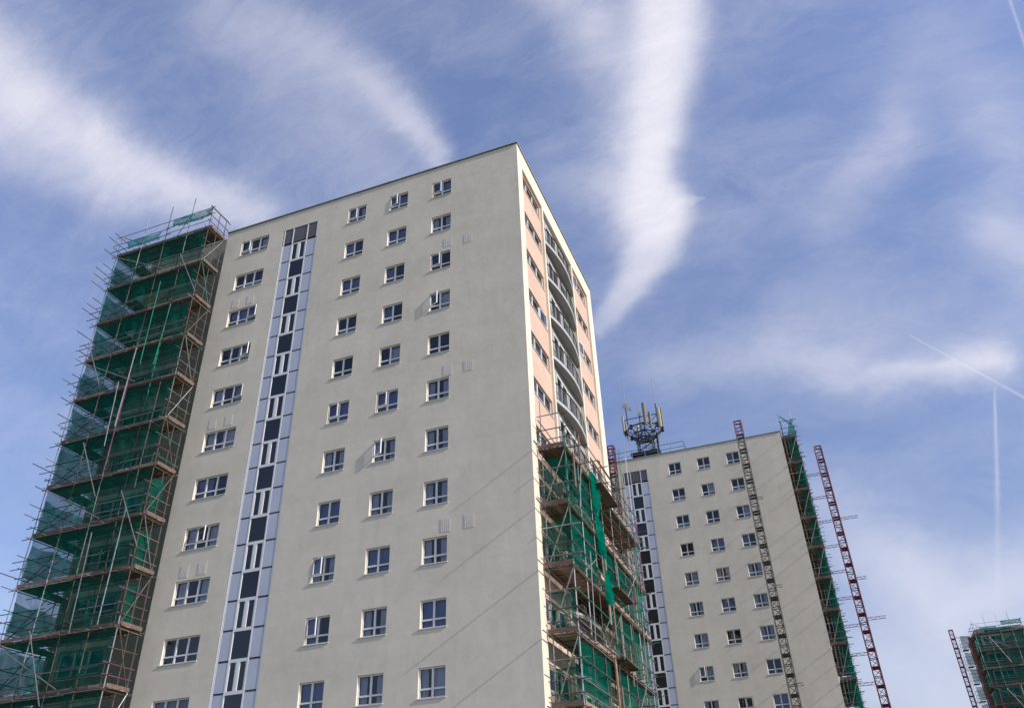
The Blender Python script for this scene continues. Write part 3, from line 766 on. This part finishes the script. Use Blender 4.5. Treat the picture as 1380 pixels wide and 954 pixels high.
# loading bays that stick out in front of the lifts
for (z, y, L) in ((-19.4, 4.9, 3.2), (-24.1, 6.3, 2.9), (-27.3, 5.9, 2.9), (-30.4, 5.9, 2.9)):
    b = MB(); boards(b, 1.36, y, 1.83, y+L, z, 'y', R2, mats=('board','ply')); pf = b.build('loading_platform', S2, 'dark loading platform sticking out of the lifts')
    t_ = MB()
    for yy in (y+.1, y+L-.1): t_.use(tmat(R2)); t_.tube((1.0, yy, z-.04), (2.05, yy, z-.04)); t_.use(tmat(R2)); t_.tube((1.8, yy, z-.1), (1.8, yy, z+1.2)); 
    for dz in (.55, 1.05): t_.use(tmat(R2)); t_.tube((1.8, y-.2, z+dz), (1.8, y+L+.3, z+dz))
    t_.build('guard_rail', pf)
for (y, z, h_, wd) in ((5.75, -25.9, 3.0, .24), (6.5, -26.6, 2.4, .22), (5.9, -29.9, 2.6, .24), (6.6, -31.0, 2.6, .22)):
    b = new(M['boardlt' if wd > .23 else 'board']); b.box((1.38, y-wd/2, z), (1.43, y+wd/2, z+h_)); b.build('upright_boards', S2)
# B: narrow scaffold seen end-on
S3, lv3, ys3, R3, zb3, xi3 = side_scaffold('narrow scaffold seen end-on at the right edge of the antenna tower', (QB[0],QB[1],Z0+QB[2]), 9, -.62, .3, 13.0, 1.33, bstyle=True)
for li, z in enumerate(lv3):
    if li: 
        b = new(M['net'])
        net_sheet((.62, .42, z+.2), (1,0,0), (0,0,1), .74, Hs-.2, (0,1,0), M['net'], R3, 6, 8, .05, .1, parent=S3)
        net_sheet((1.28, .4, z+.2), (0,1,0), (0,0,1), 12.3, Hs-.2, (1,0,0), M['net'], R3, 20, 6, .09, .2, parent=S3)
b = new(M['netr'])
P1 = [(.62,.3,.0-.4),(1.5,.3,-.4),(1.28,.25,.7),(.95,.2,.7)]
b.poly(P1); b.poly([(.95,.2,.7),(1.28,.25,.7),(1.3,.27,1.3),(1.15,.26,1.1)]); b.poly([(.95,.2,.7),(1.28,.25,.7),(.35,.3,1.75),(.25,.3,1.7)])
b.build('torn_net', S3, 'torn turquoise net flapping above the top lift')

# ------------------------------------------------------------------ hoist masts
def mast(label, O, h_, red_from, m_low, arms=(), w_=.66, step=.75, seed=1, group='lattice hoist masts'):
    """triangular-braced square lattice mast; O at the foot"""
    R_ = random.Random(seed); S = thing('hoist_mast', label, 'hoist mast', O, group); sec = 1.5; n = int(h_/sec); z = 0; i = 0
    while z < h_-.3:
        b = new(M['red'] if z >= red_from else m_low); t = z+sec; r = .048
        cs = [(-w_/2,-w_/2),(w_/2,-w_/2),(w_/2,w_/2),(-w_/2,w_/2)]
        for (x, y) in cs: b.tube((x,y,z),(x,y,t), r, 6)
        for q in range(4):
            (x0,y0),(x1,y1) = cs[q], cs[(q+1) % 4]
            for zz in (z+.04, z+sec/2, t-.04): b.bar((x0,y0,zz),(x1,y1,zz), .06, .11 if zz != z+sec/2 else .06)
            a = (z+.08, z+sec/2-.04); 
            if (i+q) % 2: x0,y0,x1,y1 = x1,y1,x0,y0
            b.tube((x0,y0,a[0]),(x1,y1,a[1]), .024, 5); b.tube((x1,y1,z+sec/2+.04),(x0,y0,t-.08), .024, 5)
        b.use(M['greymast'] if z < red_from else M['red']); b.bar((w_/2-.12,-w_/2-.05,z),(w_/2-.12,-w_/2-.05,t), .06, .06)
        b.build('mast_section', S); z = t; i += 1
    for (zz, x0, x1, y0) in arms:
        b = new(M['galv']); b.tube((x0,-.1,zz),(x1,y0,zz)); b.tube((x0,-.1,zz+.22),(x1,y0,zz+.22)); b.use(M['red'])
        k = int(abs(x1-x0)/.3)
        for j in range(k):
            xa = x0+(x1-x0)*j/k; xb = x0+(x1-x0)*(j+1)/k; b.tube((xa,-.1+(y0+.1)*j/k,zz+(.22 if j % 2 else 0)),(xb,-.1+(y0+.1)*(j+1)/k,zz+(0 if j % 2 else .22)), .016, 4)
        b.build('wall_tie', S)
    return S
def Bp(x, y): return (QB[0]+x, QB[1]+y, 0)
RB = Z0+QB[2]
mast('grey lattice hoist mast with a red top in front of the antenna tower windows', Bp(-3.48,-2.5), RB+.72, RB-1.2, M['greymast'],
     [(RB-7.3,.2,.85,-.1),(RB-15.1,.2,.85,-.1),(RB-22.8,.2,.85,-.1)], seed=3)
mast('thin dark lattice hoist mast squeezed between the near tower and the antenna tower', Bp(-15.75,-2.5), RB+.45, RB-2.6, M['greymast'], [(RB-6,0,1.2,.6)], seed=4)
mast('tall dark red lattice hoist mast right of the antenna tower scaffold', Bp(3.2,6.2), RB+.8, 0, M['red'],
     [(RB-2.4-2.42*i, -.2, -1.7, -.1) for i in range(12)] + [(RB-7.2,.2,1.9,-.1),(RB-12.9,.2,1.2,-.1),(RB-16.5,.2,1.9,-.1)], seed=5)
RC = Z0+QC[2]
mast('small red lattice hoist mast beside the distant netted tower', (QC[0]-27.1-3.05, QC[1]+1.3, 0), RC+.35, 0, M['red'], [(RC-.4,.3,2.7,.5),(RC-5.6,.3,2.4,.5),(RC-10.6,.3,2.4,.5)], seed=6, w_=.62)
# extra pieces on the distant tower
CO = Vector((QC[0], QC[1], RC))
b = new(M['chute'])
for i in range(30):
    z = 1.0-1.15*i; b.tube((-27.9,-.6,-1.9+z-1.1), (-27.9,-.6,-1.9+z), .24, 10, .32)
ch = b.build('rubbish_chute'); ch.location = CO; ch['label'] = 'red-brown rubbish chute running down the corner of the distant netted tower'; ch['category'] = 'rubbish chute'
b = new(M['netr']); R_ = random.Random(8)
prev = None
for i in range(24):
    x = -25.6+4.6*i/23; r0 = .2+.06*math.sin(i*1.3)
    cur = [(x, -1.3+r0*math.cos(6.283*k/8)*(.9+.2*R_.random()), -.32+.1*math.sin(i*.5)+r0*math.sin(6.283*k/8)) for k in range(8)]
    if prev:
        for k in range(8): b.poly([prev[k], prev[(k+1) % 8], cur[(k+1) % 8], cur[k]])
    prev = cur
b.build('rolled_net', SC, 'roll of green netting along the top lift')
# deeper scaffold return on the west of the distant tower
b = MB(); R_ = random.Random(31)
for y in (3.2, 5.4, 7.6):
    for x in (-28.9, -28.1): b.use(tmat(R_)); b.tube((x,y,-RC),(x,y,-.6))
b.build('standard', SC)
for k in range(11):
    z = -2.0-2.7*k; b = MB(); boards(b, -28.95, 3.0, -28.0, 4.4, z, 'y', R_); pf = b.build('platform', SC)
    t_ = MB()
    for dz in (.5, 1.0, 1.6): t_.use(tmat(R_)); t_.tube((-29.2,3.1,z+dz),(-27.0,3.1,z+dz)); t_.tube((-28.95,2.6,z+dz),(-28.95,8,z+dz))
    t_.build('guard_rail', pf)
    net_sheet((-28.85,3.15,z+.1),(1,0,0),(0,0,1),1.5,2.2,(0,1,0),M['net'],R_,8,6,.1,.2,parent=SC)

# ------------------------------------------------------------------ roof antenna and railing on B
AO = (QB[0]-12.95, QB[1]+1.5, RB)
A_ = thing('antenna_mast', 'telecom antenna cluster on a dark basket frame on the roof of the middle tower', 'antenna mast', AO)
b = new(M['antdark'])
b.box((-1.55,-.8,.9),(1.4,.8,1.06)); b.box((-1.5,-.7,.72),(-1.35,.7,.898)); b.box((1.2,-.7,.72),(1.35,.7,.898))
for x in (-1.47,1.23): b.box((x,.3,.0),(x+.1,.4,.719)); b.box((x,-.6,.0),(x+.1,-.5,.719))
b.build('base_frame', A_)
b = new(M['antdark'])
legs = [(-.75,-.55),(.75,-.55),(.75,.55),(-.75,.55)]
for i, (x, y) in enumerate(legs):
    b.tube((x,y,1.1),(x*1.0,y*1.0,2.75), .07, 8); x2, y2 = legs[(i+1) % 4]
    b.tube((x,y,1.15),(x2,y2,1.9), .03); b.tube((x2,y2,1.15),(x,y,1.9), .03); b.tube((x,y,1.9),(x2,y2,2.6), .03); b.tube((x2,y2,1.9),(x,y,2.6), .03)
b.tube((1.2,.2,1.1),(1.25,.2,3.0), .14, 10)
b.build('lattice_leg', A_)
b = new(M['antdark'])
def ringp(r, z, n=8, ph=.2): return [Vector((r*math.cos(6.283*k/n+ph), r*.95*math.sin(6.283*k/n+ph), z)) for k in range(n)]
r1, r2_, r3, r4 = ringp(.8,2.7), ringp(1.4,3.1), ringp(1.87,3.7), ringp(1.9,4.9)
b.tube((-1.75,-.7,4.95),(1.65,-.7,4.95), .045, 6); b.tube((-1.75,-.7,4.95),(-1.75,-.7,3.6), .05, 6); b.tube((1.6,-.7,4.9),(.7,-.9,3.8), .035, 5)
for A1, r_ in ((r1,.07),(r2_,.06),(r3,.07)):
    for k in range(8): b.tube(A1[k], A1[(k+1) % 8], r_, 6)
for A1, B1, dd in ((r1,r2_,.05),(r2_,r3,.05)):
    for k in range(8): b.tube(A1[k], B1[k], dd, 6); b.tube(A1[k], B1[(k+1) % 8], .03, 5); b.tube(B1[k], A1[(k+1) % 8], .03, 5)
for k in range(0,8,2): b.tube(r1[k], r1[(k+4) % 8], .04, 5); b.tube(r2_[k], r2_[(k+3) % 8], .035, 5); b.tube(r3[k], r2_[(k+5) % 8], .03, 5)
R_ = random.Random(3)
for k in range(14):                           # cable runs and radio units in the basket
    p0 = R_.choice(r2_)*R_.uniform(.5,1); p1 = R_.choice(r3)*R_.uniform(.7,1); b.tube(p0, p1, .025, 4)
for k in (0,1,3,4,5,7): c_ = r3[k]; b.box((c_.x-.13,c_.y-.1,c_.z-.35),(c_.x+.13,c_.y+.1,c_.z+.15))
b.build('basket_frame', A_)
def panel(x, y, z0, z1, mt, w_=.3, tilt=0):
    b = new(mt); d = .09
    pts = [(w_/2*math.cos(a), d*math.sin(a)) for a in [6.283*k/10 for k in range(10)]]
    for i in range(10):
        (xa,ya),(xb,yb) = pts[i], pts[(i+1) % 10]
        b.poly([(x+xa,y+ya,z0),(x+xb,y+yb,z0),(x+xb+tilt,y+yb,z1),(x+xa+tilt,y+ya,z1)])
    b.poly([(x+a,y+c,z0) for a, c in reversed(pts)]); b.poly([(x+a+tilt,y+c,z1) for a, c in pts])
    b.use(M['antdark']); b.tube((x,y+.16,z0-.3),(x+tilt,y+.16,z1+.1), .035); b.build('panel_antenna', A_)
panel(.55,-1.8, 3.4, 5.9, M['anttan'], .34); panel(1.0,-1.5, 3.1, 4.9, M['anttan'], .28)
panel(1.8,-.7, 3.4, 5.6, M['antlt'], .40); panel(2.02,-.35, 3.5, 5.75, M['anttan'], .26); panel(-2.0,-.3, 3.6, 5.6, M['antlt'], .26)
panel(-1.85,.4, 3.4, 5.0, M['antlt'], .22); panel(-.9,1.7, 3.9, 5.4, M['antlt'], .22)
for (x, y, z0, z1) in ((-1.5,-.6,3.5,10.2),(1.6,-.6,3.4,9.5),(-.5,1.2,3.6,8.6)):
    b = new(M['antdark']); b.tube((x,y,z0),(x,y,z0+2.8), .06, 8); b.use(M['galv']); b.tube((x,y,z0+2.8),(x-.02,y,z1), .045, 6, .022); b.build('whip_antenna', A_)
for (x, y, z, r_) in ((-1.5,-.85,6.4,.3),(-1.1,-.5,6.2,.16),(-.4,.9,6.1,.22),(-.5,.85,5.0,.2)):
    b = new(M['antlt']); b.tube((x,y-.15,z),(x,y+.05,z), r_, 14, r_*.8); b.use(M['antdark']); b.tube((x,y+.05,z),(x,y+.35,z), .05); b.build('dish_antenna', A_)
rl = new(M['bluerail'])
for z in (.62, 1.15): rl.tube((-16.9,.45,z),(-9.1,.45,z), .03); rl.tube((-9.1,.45,z),(-9.1,3.4,z), .03); rl.tube((-16.9,.45,z),(-16.9,3.4,z), .03); rl.tube((-16.9,3.4,z),(-9.1,3.4,z), .03)
for i in range(7): x = -16.9+1.3*i; rl.tube((x,.45,.0),(x,.45,1.15), .03); rl.tube((x,3.4,0),(x,3.4,1.15), .03)
ro = rl.build('roof_railing'); ro.location = (QB[0],QB[1],RB+.02); ro['label'] = 'thin blue-grey guard railing around the antenna on the middle tower roof'; ro['category'] = 'railing'
